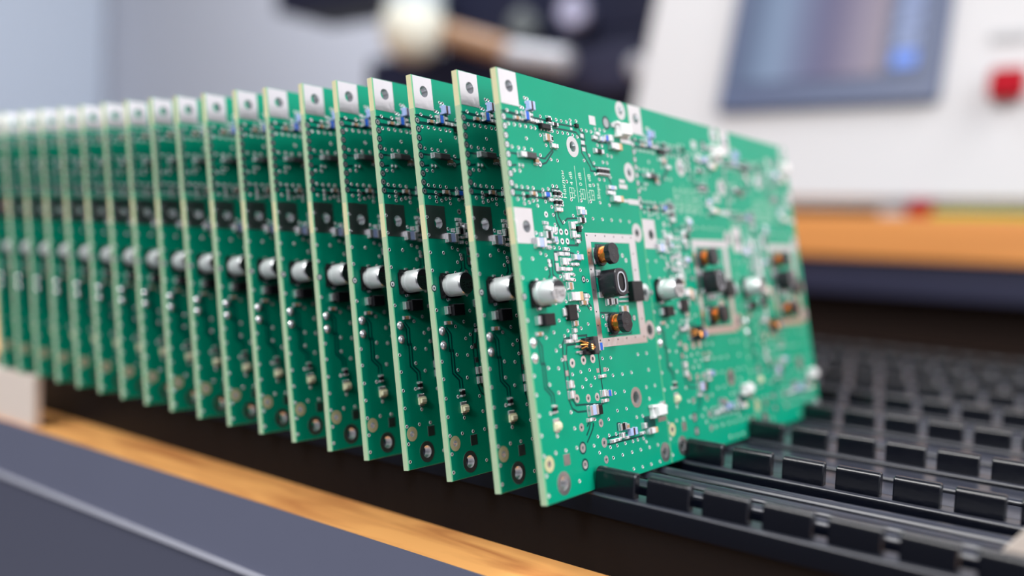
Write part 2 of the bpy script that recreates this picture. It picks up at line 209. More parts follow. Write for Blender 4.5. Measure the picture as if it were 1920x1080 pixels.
TRACES=[[[0.71,89.84],[5.76,89.7],[9.25,89.65],[15.41,89.71],[17.61,89.57],[22.95,89.48],[28.54,89.63],[31.11,90.18],[32.71,88.99],[34.46,88.39],[34.46,86.52]],[[1.37,88.05],[7.92,88.29],[14.36,88.15]],[[20.35,88.14],[25.05,88.28],[30.69,88.28],[32.66,86.89],[34.46,86.52]],[[11.63,80.03],[15.27,79.96],[18.34,82.14],[19.21,82.67]],[[13.47,78.38],[15.63,79.01],[19.31,82.24]],[[-0.0,89.71],[3.83,89.44],[6.46,89.46]],[[0.66,87.68],[4.9,87.89],[9.6,88.03]],[[0.81,80.02],[4.05,80.01]],[[0.51,76.88],[3.33,77.36]],[[32.26,85.11],[34.6,85.25],[34.6,83.38],[36.84,80.09],[38.55,80.01],[43.91,80.26],[43.62,78.08],[45.11,75.8]],[[32.39,85.12],[32.24,83.14],[35.48,79.73],[35.48,78.8],[38.05,78.79]],[[37.9,88.57],[37.99,87.04],[41.01,86.91],[46.93,87.33]],[[0.56,71.8],[2.13,71.51],[8.75,71.49],[15.69,71.52]],[[0.62,70.03],[2.9,70.14],[8.54,70.12],[15.47,70.11]],[[8.51,71.65],[16.21,71.87],[16.56,72.66],[19.63,72.81],[19.48,71.22]],[[8.24,70.26],[15.09,70.06]],[[16.66,69.5],[17.0,68.44],[16.73,66.25],[17.12,64.53],[18.14,63.04]],[[18.08,67.3],[18.16,65.88],[19.53,64.19],[21.77,65.61],[26.2,65.93]],[[27.3,64.52],[27.01,60.46],[24.21,60.49]],[[20.34,58.96],[25.08,59.03],[25.84,60.65]],[[23.03,56.92],[19.23,57.41],[14.48,57.28],[13.96,53.04],[14.71,52.18],[17.35,52.18]],[[11.36,55.57],[11.47,53.45],[11.67,51.76],[10.77,50.92]],[[12.97,55.38],[12.94,53.46],[12.77,51.76],[14.07,50.9]],[[24.65,47.1],[26.66,47.06]],[[25.36,44.88],[26.96,42.95]],[[26.22,45.08],[27.95,43.7]],[[13.91,36.06],[14.37,36.46],[17.02,36.42]],[[19.03,36.84],[24.13,36.68],[23.83,35.71]],[[31.73,42.01],[41.46,41.67]],[[35.12,39.16],[34.65,36.23],[45.59,36.12],[45.99,36.8]],[[32.37,55.82],[31.39,49.69],[31.82,46.97]],[[32.95,58.34],[33.21,59.49],[38.6,59.51]],[[31.58,55.13],[31.28,51.05]],[[23.91,35.7],[24.07,36.79],[19.41,36.78]],[[17.06,36.63],[14.37,36.46],[13.29,35.26],[12.8,31.72],[12.84,26.69],[13.16,22.07],[14.18,19.87],[16.25,18.89],[20.09,18.65]],[[19.0,34.91],[14.97,34.84],[14.18,32.04],[14.5,26.54],[14.67,22.12],[15.85,20.52],[19.67,20.3],[24.36,19.89],[27.99,19.59]],[[28.4,32.46],[28.38,28.81],[28.28,25.28],[28.39,23.07]],[[20.44,15.84],[19.47,15.01]],[[22.38,15.59],[22.36,14.63]],[[21.0,15.66],[20.33,14.47],[18.81,12.97]],[[22.35,15.49],[21.87,14.26],[20.34,12.76],[18.64,11.31]],[[33.06,14.12],[33.01,12.13]],[[27.85,10.96],[42.13,11.13]],[[27.53,9.59],[45.39,9.31]],[[33.27,14.1],[34.76,13.95]],[[3.43,37.09],[4.97,35.26],[4.78,30.88]],[[2.89,36.79],[3.81,35.32],[3.8,30.95]],[[4.23,31.58],[4.05,25.69],[6.26,23.79],[6.21,21.89]],[[5.21,31.51],[5.08,25.87],[7.32,24.03],[7.31,21.78]]]
# ---------------------------------------------------------------- the room
def struct(o): o['kind'] = 'structure'; return o
struct(boxobj('wall_back', (-5, 1.5, -.85), (2.2, 1.6, 2.3), 'wall'))
struct(boxobj('floor', (-5, -1.6, -.9), (2.2, 1.6, -.85), 'floor'))

struct(boxobj('wall_right', (2.21, -1.6, -.9), (2.3, 1.6, 2.3), 'wall'))
# ---------------------------------------------------------------- workbench
ZT = -.020
bench = tag(empty('workbench', (0, 0, -.85)), 'long wooden workbench with a grey front edge under the black rack', 'workbench')
def bpart(*a, **k):
    o = boxobj(*a, **k); o.parent = bench; o.location = (0, 0, .85); return o
bpart('tabletop', (-1.5, -.0006, ZT - .0195), (1.4, 1.2, ZT), 'wood')
bpart('front_edge', (-1.5, -.0016, ZT - .0196), (1.4, -.0007, ZT + .0003), 'greypanel')
bpart('edge_strip', (-1.5, -.0026, ZT - .0212), (1.4, -.0002, ZT - .0197), 'steel', bev=.0003)
bpart('drawer_front', (-1.5, -.0012, ZT - .19), (1.4, .018, ZT - .0213), 'greydrawer')
for x in (-1.45, 1.3): bpart('leg', (x, .05, -.85), (x + .05, .10, ZT - .0196), 'steel'); bpart('leg', (x, 1.1, -.85), (x + .05, 1.15, ZT - .0196), 'steel')

blk = boxobj('block', (-.275, .0006, ZT), (-.2292, .0045, -.0008), 'beige', bev=.0008)
tag(blk, 'small pinkish white plastic block on the bench beside the left end of the rack', 'block')

# ---------------------------------------------------------------- rack
rack = tag(empty('board_rack', (0, 0, ZT)), 'black plastic slotted rack holding the row of green circuit boards', 'rack')
RX0, RX1 = -.30, .175
def rpart(name, me): return link(name, me, rack, (0, 0, -ZT))
ROWS = [.0195, .0665, .110, .158, .206, .254, .302, .350, .398]
TT = .0026
mb = MB(); mb.box((RX0, .0205, ZT), (RX1, .0235, -.0042), 'rackside'); rpart('side_wall', mb.mesh('side_wall'))
mb = MB(); mb.box((RX0, .409, ZT), (RX1, .412, -.0012), 'rackside'); rpart('side_wall', mb.mesh('side_wall_back'))
mb = MB(); mb.box((RX0, .0236, -.0085), (RX1, .4089, -.006), 'racksheen'); rpart('deck', mb.mesh('deck'))
for ex in (RX0 - .0031, RX1 + .0001):
    mb = MB(); mb.box((ex, .0205, ZT), (ex + .003, .412, -.003), 'rackside'); rpart('end_wall', mb.mesh('end_wall'))
def bar_mesh(name, y0, y1, z0, z1, r, seg=4):
    # bar along X with rounded top edges
    prof = [(y0, z0)] + [(y0 + r - r * math.cos(a), z1 - r + r * math.sin(a)) for a in [math.pi / 2 * i / seg for i in range(seg + 1)]] \
        + [(y1 - r + r * math.sin(a), z1 - r + r * math.cos(a)) for a in [math.pi / 2 * i / seg for i in range(seg + 1)]] + [(y1, z0)]
    n = len(prof); mb = MB()
    vs = [(x, y, z) for x in (RX0, RX1) for y, z in prof]
    qf = [(i, (i + 1) % n, n + (i + 1) % n, n + i) for i in range(n)]
    mb.add(vs, [f for i, f in enumerate(qf) if i in (0, 1, n - 2, n - 1)] + [tuple(range(n)), tuple(range(2 * n - 1, n - 1, -1))], 'rack')
    mb.add(vs, [f for i, f in enumerate(qf) if i not in (0, 1, n - 2, n - 1)], 'racksheen')  # upward faces take the plastic with the painted sheen
    me = mb.mesh(name, smooth=True); return me
for i, y in enumerate(ROWS):
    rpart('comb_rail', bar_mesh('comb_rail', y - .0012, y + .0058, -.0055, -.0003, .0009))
    if i == 0:
        rails = [.0385, .0465, .0550]
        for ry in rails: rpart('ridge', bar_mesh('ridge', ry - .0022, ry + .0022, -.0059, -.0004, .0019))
    elif i < len(ROWS) - 1:
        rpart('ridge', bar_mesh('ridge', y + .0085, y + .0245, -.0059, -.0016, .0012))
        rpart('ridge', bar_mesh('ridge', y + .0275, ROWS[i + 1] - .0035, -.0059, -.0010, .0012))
# slots follow the boards on the left and the even pitch on the right
XB = [0.00573, -0.00735, -0.02214, -0.03649, -0.05064, -0.06453, -0.07917, -0.09354, -0.10836, -0.12319, -0.13784, -0.15212, -0.16617, -0.18035, -0.19478, -0.20925, -0.22369, -0.23824]
TH = [0.2031, 0.1904, 0.1917, 0.1849, 0.1761, 0.1729, 0.1805, 0.1756, 0.1805, 0.1777, 0.1681, 0.1698, 0.1701, 0.1721, 0.1717, 0.1707, 0.1691, 0.1714]
XB.append(XB[-1] - .0144); TH.append(.171)
NB = len(XB)
slots = [(.0040 + .01387 * i) for i in range(12, 0, -1)] + [XB[k] - .00165 for k in range(NB)]
slots += [slots[-1] - .0144 * i for i in range(1, 4)]; slots = [s for s in slots if s < RX1 - .003]
edges = [RX1] + slots + [RX0]
tooth_cache = {}
def tooth_mesh(wd):
    key = round(wd, 5)
    if key not in tooth_cache:
        h_ = .0061; rf, rb = .0012, .0006; ce = .0003
        pr = [(0, 0)] + [(rf - rf * math.cos(a), h_ - rf + rf * math.sin(a)) for a in [math.pi / 2 * q / 5 for q in range(6)]] \
            + [(TT - rb + rb * math.sin(a), h_ - rb + rb * math.cos(a)) for a in [math.pi / 2 * q / 3 for q in range(4)]] + [(TT, 0)]
        n = len(pr); cy_, cz_ = TT / 2, h_ / 2; mb = MB()
        sh = lambda s: [(cy_ + (p - cy_) * (1 - s / cy_), z if z <= 0 else cz_ + (z - cz_) * (1 - s / cz_)) for p, z in pr]
        vs = [(x, *p) for x, s in ((0, ce), (ce, 0), (wd - ce, 0), (wd, ce)) for p in sh(s)]
        mb.add(vs, [(j_ * n + i_, j_ * n + (i_ + 1) % n, (j_ + 1) * n + (i_ + 1) % n, (j_ + 1) * n + i_) for j_ in range(3) for i_ in range(n)] + [tuple(range(n)), tuple(range(4 * n - 1, 3 * n - 1, -1))], 'rack')
        me = mb.mesh('tooth', smooth=True)
        bm = bmesh.new(); bm.from_mesh(me); bmesh.ops.recalc_face_normals(bm, faces=bm.faces); bm.to_mesh(me); bm.free()
        tooth_cache[key] = me
    return tooth_cache[key]
HS = .00152
for y in ROWS:
    for a, b in zip(edges[:-1], edges[1:]):
        x1 = a - (HS if a in slots else 0); x0 = b + (HS if b in slots else 0)
        if x1 - x0 < .003: continue
        link('tooth', tooth_mesh(x1 - x0), rack, (x0, y, -.0005 - ZT))
clip = MB()
cx, cy = .1005, .0300
clip.add([(cx - .012, cy, 0), (cx + .016, cy, 0), (cx + .016, cy, .020), (cx + .000, cy, .016), (cx - .012, cy + .004, 0), (cx + .016, cy + .004, 0), (cx + .016, cy + .004, .020), (cx + .000, cy + .004, .016)],
         [(3, 2, 1, 0), (4, 5, 6, 7), (0, 1, 5, 4), (1, 2, 6, 5), (2, 3, 7, 6), (3, 0, 4, 7)], 'beige')
co = link('clip', clip.mesh('clip')); tag(co, 'beige plastic wedge standing on the rack ridges at the right edge', 'clip')
co.location = (0, 0, -.0004)

# ---------------------------------------------------------------- circuit board geometry (millimetres: x out of the face, y along, z up)
W, H, T = 58.83, 100.0, 2.0
def circ(c, r, n): return [(c[0] + r * math.cos(2 * math.pi * i / n), c[1] + r * math.sin(2 * math.pi * i / n)) for i in range(n)]
PADH = [(4.0, 96.1, 1.45), (4.45, 63.0, 1.45)]
HOLES = [(x, y, r) for x, y, r in PADH] + [(7.2, 3.7, 1.55), (2.37, 8.8, .75)] + [(b[0], b[1], b[3] / 2) for b in BIG]
MEDH = [m for m in MED if m[2] >= 1.9]
HOLES += [(m[0], m[1], m[2] * .23) for m in MEDH]
def panel_mesh():
    mb = MB(); c = .22
    holes = [circ((h[0], h[1]), h[2], 20 if h[2] > 1 else 10) for h in HOLES]
    for side, x in ((1, 0), (-1, -T)):
        outer = [(c, .1), (W - c, .1), (W - c, H - .1), (c, H - .1)]
        polys = [outer] + holes
        flat = [p for q in polys for p in q]
        tris = tessellate_polygon([[Vector((p[0], p[1], 0)) for p in q] for q in polys])
        fs = []
        for t in tris:
            a, b, d = [flat[i] for i in t]; ar = (b[0] - a[0]) * (d[1] - a[1]) - (b[1] - a[1]) * (d[0] - a[0])
            if abs(ar) < 1e-9: continue
            fs.append(tuple(t) if (ar > 0) == (side > 0) else tuple(reversed(t)))
        mb.add([(x, p[0], p[1]) for p in flat], fs, 'mask' if side > 0 else 'maskback')
        xm = x - side * .22; o2 = [(0, 0), (W, 0), (W, H), (0, H)]
        vs = [(x, *p) for p in outer] + [(xm, *p) for p in o2]
        for i in range(4):
            j = (i + 1) % 4; f = (i, i + 4, j + 4, j)
            mb.add(vs, [f if side > 0 else f[::-1]], 'score')
    o2 = [(0, 0), (W, 0), (W, H), (0, H)]
    vs = [(-.22, *p) for p in o2] + [(-T + .22, *p) for p in o2]
    mb.add(vs, [(i, (i + 4), (i + 1) % 4 + 4, (i + 1) % 4) for i in range(3)], 'fr4')
    zs = [0, 58.9, 67.4, 91.5, H]
    for q in range(4):
        mb.add([(-.22, 0, zs[q]), (-T + .22, 0, zs[q]), (-T + .22, 0, zs[q + 1]), (-.22, 0, zs[q + 1])], [(3, 2, 1, 0)], 'fr4g' if q in (0, 2) else 'fr4')
    for h in holes:
        n = len(h); vs = [(0, *p) for p in h] + [(-T, *p) for p in h]
        mb.add(vs, [(i, (i + 1) % n, n + (i + 1) % n, n + i) for i in range(n)], 'solder')
    return scale_mesh(mb, 'panel')
def scale_mesh(mb, name, smooth=False):
    mb.v = [(a * MM, b * MM, c * MM) for a, b, c in mb.v]
    return mb.mesh(name, smooth=smooth, merge=smooth)
PANEL = panel_mesh()
def padmesh(y0, y1, z0, z1, hc, hr):
    mb = MB(); outer = [(y0, z0), (y1, z0), (y1, z1), (y0, z1)]; hole = circ(hc, hr, 20)
    for x, sd in ((.06, 1),):
        flat = outer + hole
        for t in tessellate_polygon([[Vector((p[0], p[1], 0)) for p in q] for q in (outer, hole)]):
            a, b, d = [flat[i] for i in t]; ar = (b[0] - a[0]) * (d[1] - a[1]) - (b[1] - a[1]) * (d[0] - a[0])
            mb.add([(x, *flat[i]) for i in t], [(0, 1, 2) if ar > 0 else (2, 1, 0)], 'tinpad')
    vs = [(.06, *p) for p in outer] + [(0, *p) for p in outer]
    mb.add(vs, [(i, i + 4, (i + 1) % 4 + 4, (i + 1) % 4) for i in range(4)], 'tinpad')
    vs = [(.06, *p) for p in hole] + [(-.3, *p) for p in hole]
    mb.add(vs, [(i, (i + 1) % 20, 20 + (i + 1) % 20, 20 + i) for i in range(20)], 'solder')
    return scale_mesh(mb, 'ground_pad')
def ringmesh(R, r, m, dark=False, depth=.3):
    mb = MB(); seg = 24 if R > 1.5 else 12
    mb.ring((0, 0), r, R, .05, m, seg); 
    vs = [(x, R * math.cos(2 * math.pi * i / seg), R * math.sin(2 * math.pi * i / seg)) for x in (.0, .05) for i in range(seg)]
    mb.add(vs, [(i, (i + 1) % seg, seg + (i + 1) % seg, seg + i) for i in range(seg)], m)
    vs = [(x, r * math.cos(2 * math.pi * i / seg), r * math.sin(2 * math.pi * i / seg)) for x in (.05, -.2) for i in range(seg)]
    mb.add(vs, [(i, (i + 1) % seg, seg + (i + 1) % seg, seg + i) for i in range(seg)], 'solder')
    if dark: mb.disc((0, 0), r, .012, 'hole', seg)
    return scale_mesh(mb, 'plated_hole')
def vias_mesh(pts, frameh, name='vias'):
    mb = MB()
    for x, y in pts:
        mb.disc((x, y), .28, .03, 'hole', 8)
        n = 8; vs = [(xx, x + r * math.cos(2 * math.pi * i / n), y + r * math.sin(2 * math.pi * i / n)) for r, xx in ((.49, .0), (.40, .10), (.265, .04)) for i in range(n)]
        mb.add(vs, [(j * n + i, j * n + (i + 1) % n, (j + 1) * n + (i + 1) % n, (j + 1) * n + i) for j in (0, 1) for i in range(n)], 'via')
    for x, y in frameh: mb.disc((x, y), .24, .075, 'hole', 8)
    return scale_mesh(mb, name)
def ribbon(mb, pts, wd, x, m):
    pts = [Vector(p) for p in pts]; n = len(pts); L = []; Rr = []
    for i in range(n):
        d = Vector((0, 0))
        if i: d += (pts[i] - pts[i - 1]).normalized()
        if i < n - 1: d += (pts[i + 1] - pts[i]).normalized()
        if d.length < 1e-6: d = pts[i] - pts[i - 1]
        d.normalize(); nn = Vector((-d.y, d.x)); cosw = 1
        if 0 < i < n - 1: cosw = max(.5, nn.dot(Vector((-(pts[i + 1] - pts[i]).normalized().y, (pts[i + 1] - pts[i]).normalized().x))))
        L.append(pts[i] + nn * wd / 2 / cosw); Rr.append(pts[i] - nn * wd / 2 / cosw)
    for i in range(n - 1):
        mb.add([(x, *Rr[i]), (x, *Rr[i + 1]), (x, *L[i + 1]), (x, *L[i])], [(0, 1, 2, 3)], m)
def traces_mesh():
    mb = MB()
    for k, t in enumerate(TRACES): ribbon(mb, t, .48, .014 + .0004 * (k % 5), 'maskd')
    for c, r in ((MED[-2], 1.55), (MED[-1], 1.5)): mb.ring(c[:2], c[2] / 2, r, .013, 'maskd', 16)
    for m_ in MED:
        if 1.2 < m_[2] < 1.5: mb.ring(m_[:2], m_[2] / 2, m_[2] / 2 + .28, .013, 'maskd', 14)
    mb.ring((46.2, 92.8), 1.3, 1.9, .013, 'maskd', 20); mb.ring((46.2, 92.8), 0.0, 1.3, .03, 'greyink', 20)
    for a, b, c2, d in ((46.5, 10.5, 52.5, 14.0),): mb.add([(.012, a, b), (.012, c2, b), (.012, c2, d), (.012, a, d)], [(0, 1, 2, 3)], 'maskd')
    return scale_mesh(mb, 'traces')
def frame_mesh():
    o = [(29.0, 33.4), (53.6, 33.3), (53.8, 62.6), (28.9, 62.4)]; i_ = [(31.2, 35.6), (50.4, 35.6), (50.4, 60.2), (31.2, 60.1)]
    mb = MB(); x = .06
    for k in range(4):
        j = (k + 1) % 4
        mb.add([(x, *o[k]), (x, *o[j]), (x, *i_[j]), (x, *i_[k])], [(0, 1, 2, 3)], 'tinpad')
        mb.add([(x, *o[k]), (x, *o[j]), (0, *o[j]), (0, *o[k])], [(3, 2, 1, 0)], 'tinpad')
        mb.add([(x, *i_[k]), (x, *i_[j]), (0, *i_[j]), (0, *i_[k])], [(0, 1, 2, 3)], 'tinpad')
    return scale_mesh(mb, 'shield_frame')
def text_mesh(body, size, m, name, up=True):
    cu = bpy.data.curves.new(name, 'FONT'); cu.body = body; cu.size = size; cu.align_x = 'CENTER'; cu.align_y = 'CENTER'; cu.resolution_u = 3; cu.extrude = 0
    o = bpy.data.objects.new(name, cu); C.objects.link(o)
    bpy.context.view_layer.update()
    me0 = o.evaluated_get(bpy.context.evaluated_depsgraph_get()).to_mesh()
    s = -1 if up else 1     # up: baseline +z, letter-top -y ; down: baseline -z, letter-top +y
    vs = [(0, s * v.co.y, -s * v.co.x) for v in me0.vertices]; fs = [tuple(p.vertices) for p in me0.polygons]
    mb = MB(); mb.add(vs, fs, m); bpy.data.objects.remove(o)
    return mb
def silk_meshes():
    out = []
    def put(t, c, size):
        q = text_mesh(t, size, 'silk', 'silkscreen'); mb = MB(); mb.add([(.03, c[0] + v[1], c[1] + v[2]) for v in q.v], q.f, 'silk'); out.append(('silkscreen_text', scale_mesh(mb, 'silkscreen_text')))
    put('Наклон', (22.15, 74.2), 2.0); put('4 dB', (25.7, 76.0), 1.9); put('0 dB', (29.9, 76.1), 1.9); put('8 dB', (34.3, 76.1), 1.9); put('Slope', (38.0, 73.6), 2.0)
    for l in ([(27.9, 79.4), (27.9, 70.0)], [(32.3, 79.3), (32.4, 70.0)]):
        mb = MB(); ribbon(mb, l, .16, .03, 'silk'); out.append(('silkscreen_line', scale_mesh(mb, 'silkscreen_line')))
    for k, (cx, cy) in enumerate(((25.4, 72.3), (30.4, 72.3), (34.6, 72.3))):
        mb = MB(); hw, hh = 1.0, 1.25
        for a, b in (((-hw, -hh), (hw, -hh)), ((hw, -hh), (hw, hh)), ((hw, hh), (-hw, hh)), ((-hw, hh), (-hw, -hh)), ((0, -hh), (0, hh)), ((-hw * (k < 2), 0), (hw * (k != 1), 0))):
            ribbon(mb, [(cx + a[0], cy + a[1]), (cx + b[0], cy + b[1])], .16, .03, 'silk')
        for q in (-.6, .6): mb.disc((cx + (1.5 if k == 0 else -1.5), cy + q), .16, .03, 'silk', 6)
        out.append(('silkscreen_symbol', scale_mesh(mb, 'silkscreen_symbol')))
    return out

# ---- components
def chip(w, h, t, body, end='solder', frac=.27, bt=None):
    mb = MB(); horiz = w >= h; L = w if horiz else h; S = h if horiz else w
    def bx(l0, l1, s, x1, m, ch, x0=.02):
        a, b = (l0, -s / 2), (l1, s / 2)
        if not horiz: a, b = (-s / 2, l0), (s / 2, l1)
        mb.box((x0, a[0], a[1]), (x1, b[0], b[1]), m, ch)
    e = L * frac
    bx(-L / 2 - .12, -L / 2 + e * .8, S * 1.12, .06, 'solder', 0, 0); bx(L / 2 - e * .8, L / 2 + .12, S * 1.12, .06, 'solder', 0, 0)
    bx(-L / 2, -L / 2 + e, S, t, end, min(.12, t * .3)); bx(L / 2 - e, L / 2, S, t, end, min(.12, t * .3))
    bx(-L / 2 + e, L / 2 - e, S * .95, (bt or t * .95), body, min(.06, t * .2))
    return mb
NAMES = {'tan': 'chip_capacitor', 'mid': 'chip_inductor', 'blue': 'chip_inductor', 'lblue': 'chip_inductor', 'wht': 'chip_resistor', 'res': 'chip_resistor', 'blk': 'transistor', 'pad': 'solder_pad',
         'slv': 'solder_terminal', 'diode': 'diode', 'smad': 'power_diode', 'led': 'indicator_led', 'dpad': 'test_pad', 'ic': 'integrated_circuit', 'sic': 'power_transistor', 'whtcon': 'coaxial_connector', 'bigtan': 'large_chip_capacitor'}
def comp_mesh(kind, w, h):
    mn = min(w, h); t = min(.75, .45 * mn + .12); mb = MB()
    if kind == 'tan': mb = chip(w, h, t, 'ceramic')
    elif kind == 'mid': mb = chip(w, h, t + .35, 'brown', 'lblue', .36)
    elif kind == 'blue': mb = chip(w, h, t + .2, 'blue', 'solder', .22)
    elif kind == 'lblue': mb = chip(w, h, t + .25, 'lblue', 'solder', .3)
    elif kind == 'wht': mb = chip(w, h, t, 'white', 'solder', .36)
    elif kind == 'res': mb = chip(w, h, t, 'black', 'solder', .27)
    elif kind == 'blk': mb.box((0, -w / 2, -h / 2), (t + .1, w / 2, h / 2), 'black', .08); mb.box((0, -w * .65, -h * .2), (.1, w * .65, h * .2), 'solder')
    elif kind == 'pad': mb.box((0, -w / 2, -h / 2), (.07, w / 2, h / 2), 'tinpad', .03)
    elif kind == 'slv': mb.box((0, -w / 2, -h / 2), (.55, w / 2, h / 2), 'solder', .16)
    elif kind == 'diode':
        mb.box((0, -w / 2 - .15, -h * .5), (.1, -w * .1, h * .5), 'solder', .03)
        mb.box((.05, -w / 2, -h / 2), (1.15, -w * .12, h / 2), 'solder', .12); mb.box((.05, -w * .12, -h * .52), (1.2, w / 2, h * .52), 'grey', .12)
        mb.box((0, w * .45, -h * .4), (.3, w * .5 + .35, h * .4), 'solder', .08)
    elif kind == 'smad':
        mb.box((.25, -w * .24, -h / 2), (1.9, w * .5, h / 2), 'black', .15); mb.box((.05, -w * .15, -h * .4), (.25, w * .45, h * .4), 'black')
        mb.box((0, -w / 2, -h * .36), (.22, -w * .15, h * .36), 'solder', .05); mb.box((.2, -w * .5, -h * .34), (1.1, -w * .26, h * .34), 'solder', .1)
        mb.box((0, w * .4, -h * .36), (.9, w * .62, h * .36), 'solder', .08)
    elif kind == 'led':
        mb.box((0, -w * .55, h * .2), (.35, w * .35, h * .55), 'solder', .08); mb.box((0, -w * .5, -h * .5), (.5, w * .5, h * .25), 'led', .05)
        mb.box((.5, -w * .36, -h * .34), (1.05, w * .4, h * .1), 'led', .15); mb.box((0, -w * .35, -h * .7), (.12, w * .35, -h * .5), 'solder', .03)
    elif kind == 'dpad': mb.box((0, -w / 2, -h / 2), (.05, w / 2, h / 2), 'tinpad', .02)
    elif kind in ('ic', 'sic'):
        tt = 1.1 if kind == 'ic' else 1.9; horiz = w > h
        mb.box((.12, -w / 2, -h / 2), (tt, w / 2, h / 2), 'black', .14)
        if kind == 'ic':
            L = w if horiz else h
            for q in (-.33, 0, .33):
                for sd in (-1, 1):
                    c1, c2 = (q * L, sd * (h if horiz else w) * .55)
                    if not horiz: c1, c2 = c2, c1
                    mb.box((0, c1 - .22, c2 - .22), (.35, c1 + .22, c2 + .22), 'solder', .08)
    elif kind == 'whtcon':
        mb.box((.0, -w * .42, -h * .46), (1.0, w * .5, h * .46), 'wplastic', .1); mb.box((1.0, -w * .32, -h * .38), (2.5, w * .34, h * .38), 'wplastic', .2)
        for sd in (-1, 1): mb.box((.1, -w * .5, sd * h * .42 - .35), (1.5, -w * .25, sd * h * .42 + .35), 'wplastic', .12)
    elif kind == 'bigtan':
        mb.box((0, -w / 2 - .1, -h * .5), (.08, w / 2 + .1, h * .5), 'solder')
        mb.box((.05, -w / 2, -h / 2), (1.25, -w * .18, h / 2), 'solder', .15); mb.box((.05, -w * .18, -h * .48), (1.2, w * .3, h * .48), 'white', .06); mb.box((.05, w * .2, -h * .5), (1.25, w / 2, h * .5), 'ceramicbig', .12)
    return scale_mesh(mb, NAMES[kind])
CM = []
for k, u, v, cw, chh in COMPS:
    CM.append((NAMES[k], k, u, v, comp_mesh(k, max(cw, .45), max(chh, .45))))
# electrolytic capacitor: can > base, marking
def cap_meshes():
    r = 2.85; mb = MB()
    mb.lathe([(.6, r * .96), (.9, r), (1.7, r), (1.85, r * .93), (2.15, r * .93), (2.3, r), (5.75, r), (6.1, r * .93)], ['alu'] * 6 + ['aluend'], seg=36)
    can = scale_mesh(mb, 'electrolytic_capacitor', smooth=True)
    mb = MB(); s = 3.1; c = .9
    o = [(-s, -s), (s, -s), (s, s - c), (s - c, s), (-s + c, s), (-s, s - c)]; n = len(o)
    mb.add([(x, *p) for x in (.05, .62) for p in o], [(i, (i + 1) % n, n + (i + 1) % n, n + i) for i in range(n)] + [tuple(range(n, 2 * n))], 'black')
    for y, z in ((-s, s - .7), (s - .7, s - .7), (s - .7, -s), (-s, -s)): mb.box((.62, y, z), (1.5, y + .7, z + .7), 'black', .1)
    for z in (-1, 1): mb.box((0, -.5, z * 3.3 - .35), (.35, .5, z * 3.3 + .35), 'solder', .08)
    base = scale_mesh(mb, 'base')
    mb = MB(); q = [(6.13, 2.6 * math.cos(a), 2.6 * math.sin(a)) for a in [math.radians(22 + 136 * i / 14) for i in range(15)]]
    mb.add(q, [tuple(range(15))], 'ink')
    for tx, yy in (('CE', 1.35), ('47', .1), ('35V', -1.25)):
        g = text_mesh(tx, 1.45, 'ink', 'marking', up=False); mb.add([(6.13, v[1] + yy, v[2] - .6) for v in g.v], g.f, 'ink')
    return can, base, scale_mesh(mb, 'marking')
CAN, CBASE, CMARK = cap_meshes()
def drum_meshes():
    mb = MB()
    def flange(x0, x1, r, notch):
        n = 28; o = []
        for i in range(n):
            a = 2 * math.pi * i / n; rr = r - (.35 if notch and (i % 14) in (0, 1) else 0); o.append((rr * math.cos(a), rr * math.sin(a)))
        c = .12; l = [(x0, 1), (x1 - c, 1), (x1, (r - c) / r)]
        vs = [(x, p[0] * s, p[1] * s) for x, s in l for p in o]
        mb.add(vs, [(j * n + i, j * n + (i + 1) % n, (j + 1) * n + (i + 1) % n, (j + 1) * n + i) for j in (0, 1) for i in range(n)] + [tuple(range(2 * n, 3 * n)), tuple(range(n - 1, -1, -1))], 'ferrite')
    flange(.25, 1.1, 2.75, False); flange(3.2, 4.6, 2.7, True); mb.lathe([(1.1, 1.2), (3.3, 1.2)], 'ferrite', seg=16, cap=False)
    for y in (-2.6, 1.2): mb.box((0, y, -2.0), (.3, y + 1.4, 2.0), 'solder', .08)
    q = text_mesh('101', 1.5, 'grey', 'mark'); mb.add([(4.61, v[1], v[2]) for v in q.v], q.f, 'grey')
    core = scale_mesh(mb, 'drum_inductor')
    mb = MB()
    for k in range(8):
        x = 1.22 + .26 * k; mb.lathe([(x - .13, 1.95), (x - .06, 2.1), (x + .06, 2.1), (x + .13, 1.95)], 'copper', c=(.05 * (k % 3), .06 * ((k + 1) % 3)), seg=20, cap=False)
    p0 = Vector((.4, -2.2, -1.0)); p1 = Vector((2.0, -1.8, .3)); p2 = Vector((2.9, -.9, 1.75))
    tube(mb, [p0, p1, p2], .14, 'copper'); tube(mb, [Vector((.4, -2.1, 1.0)), Vector((1.4, -1.9, -.4)), Vector((2.4, -1.5, -1.2))], .13, 'copper')
    return core, scale_mesh(mb, 'winding', smooth=True)
def tube(mb, pts, r, m, seg=8):
    rings = []
    for i, p in enumerate(pts):
        d = (pts[min(i + 1, len(pts) - 1)] - pts[max(i - 1, 0)]).normalized(); a = d.orthogonal().normalized(); b = d.cross(a)
        rings.append([tuple(p + a * r * math.cos(2 * math.pi * k / seg) + b * r * math.sin(2 * math.pi * k / seg)) for k in range(seg)])
    vs = [q for g in rings for q in g]
    mb.add(vs, [(j * seg + i, j * seg + (i + 1) % seg, (j + 1) * seg + (i + 1) % seg, (j + 1) * seg + i) for j in range(len(pts) - 1) for i in range(seg)], m)
DRUM, WIND = drum_meshes()
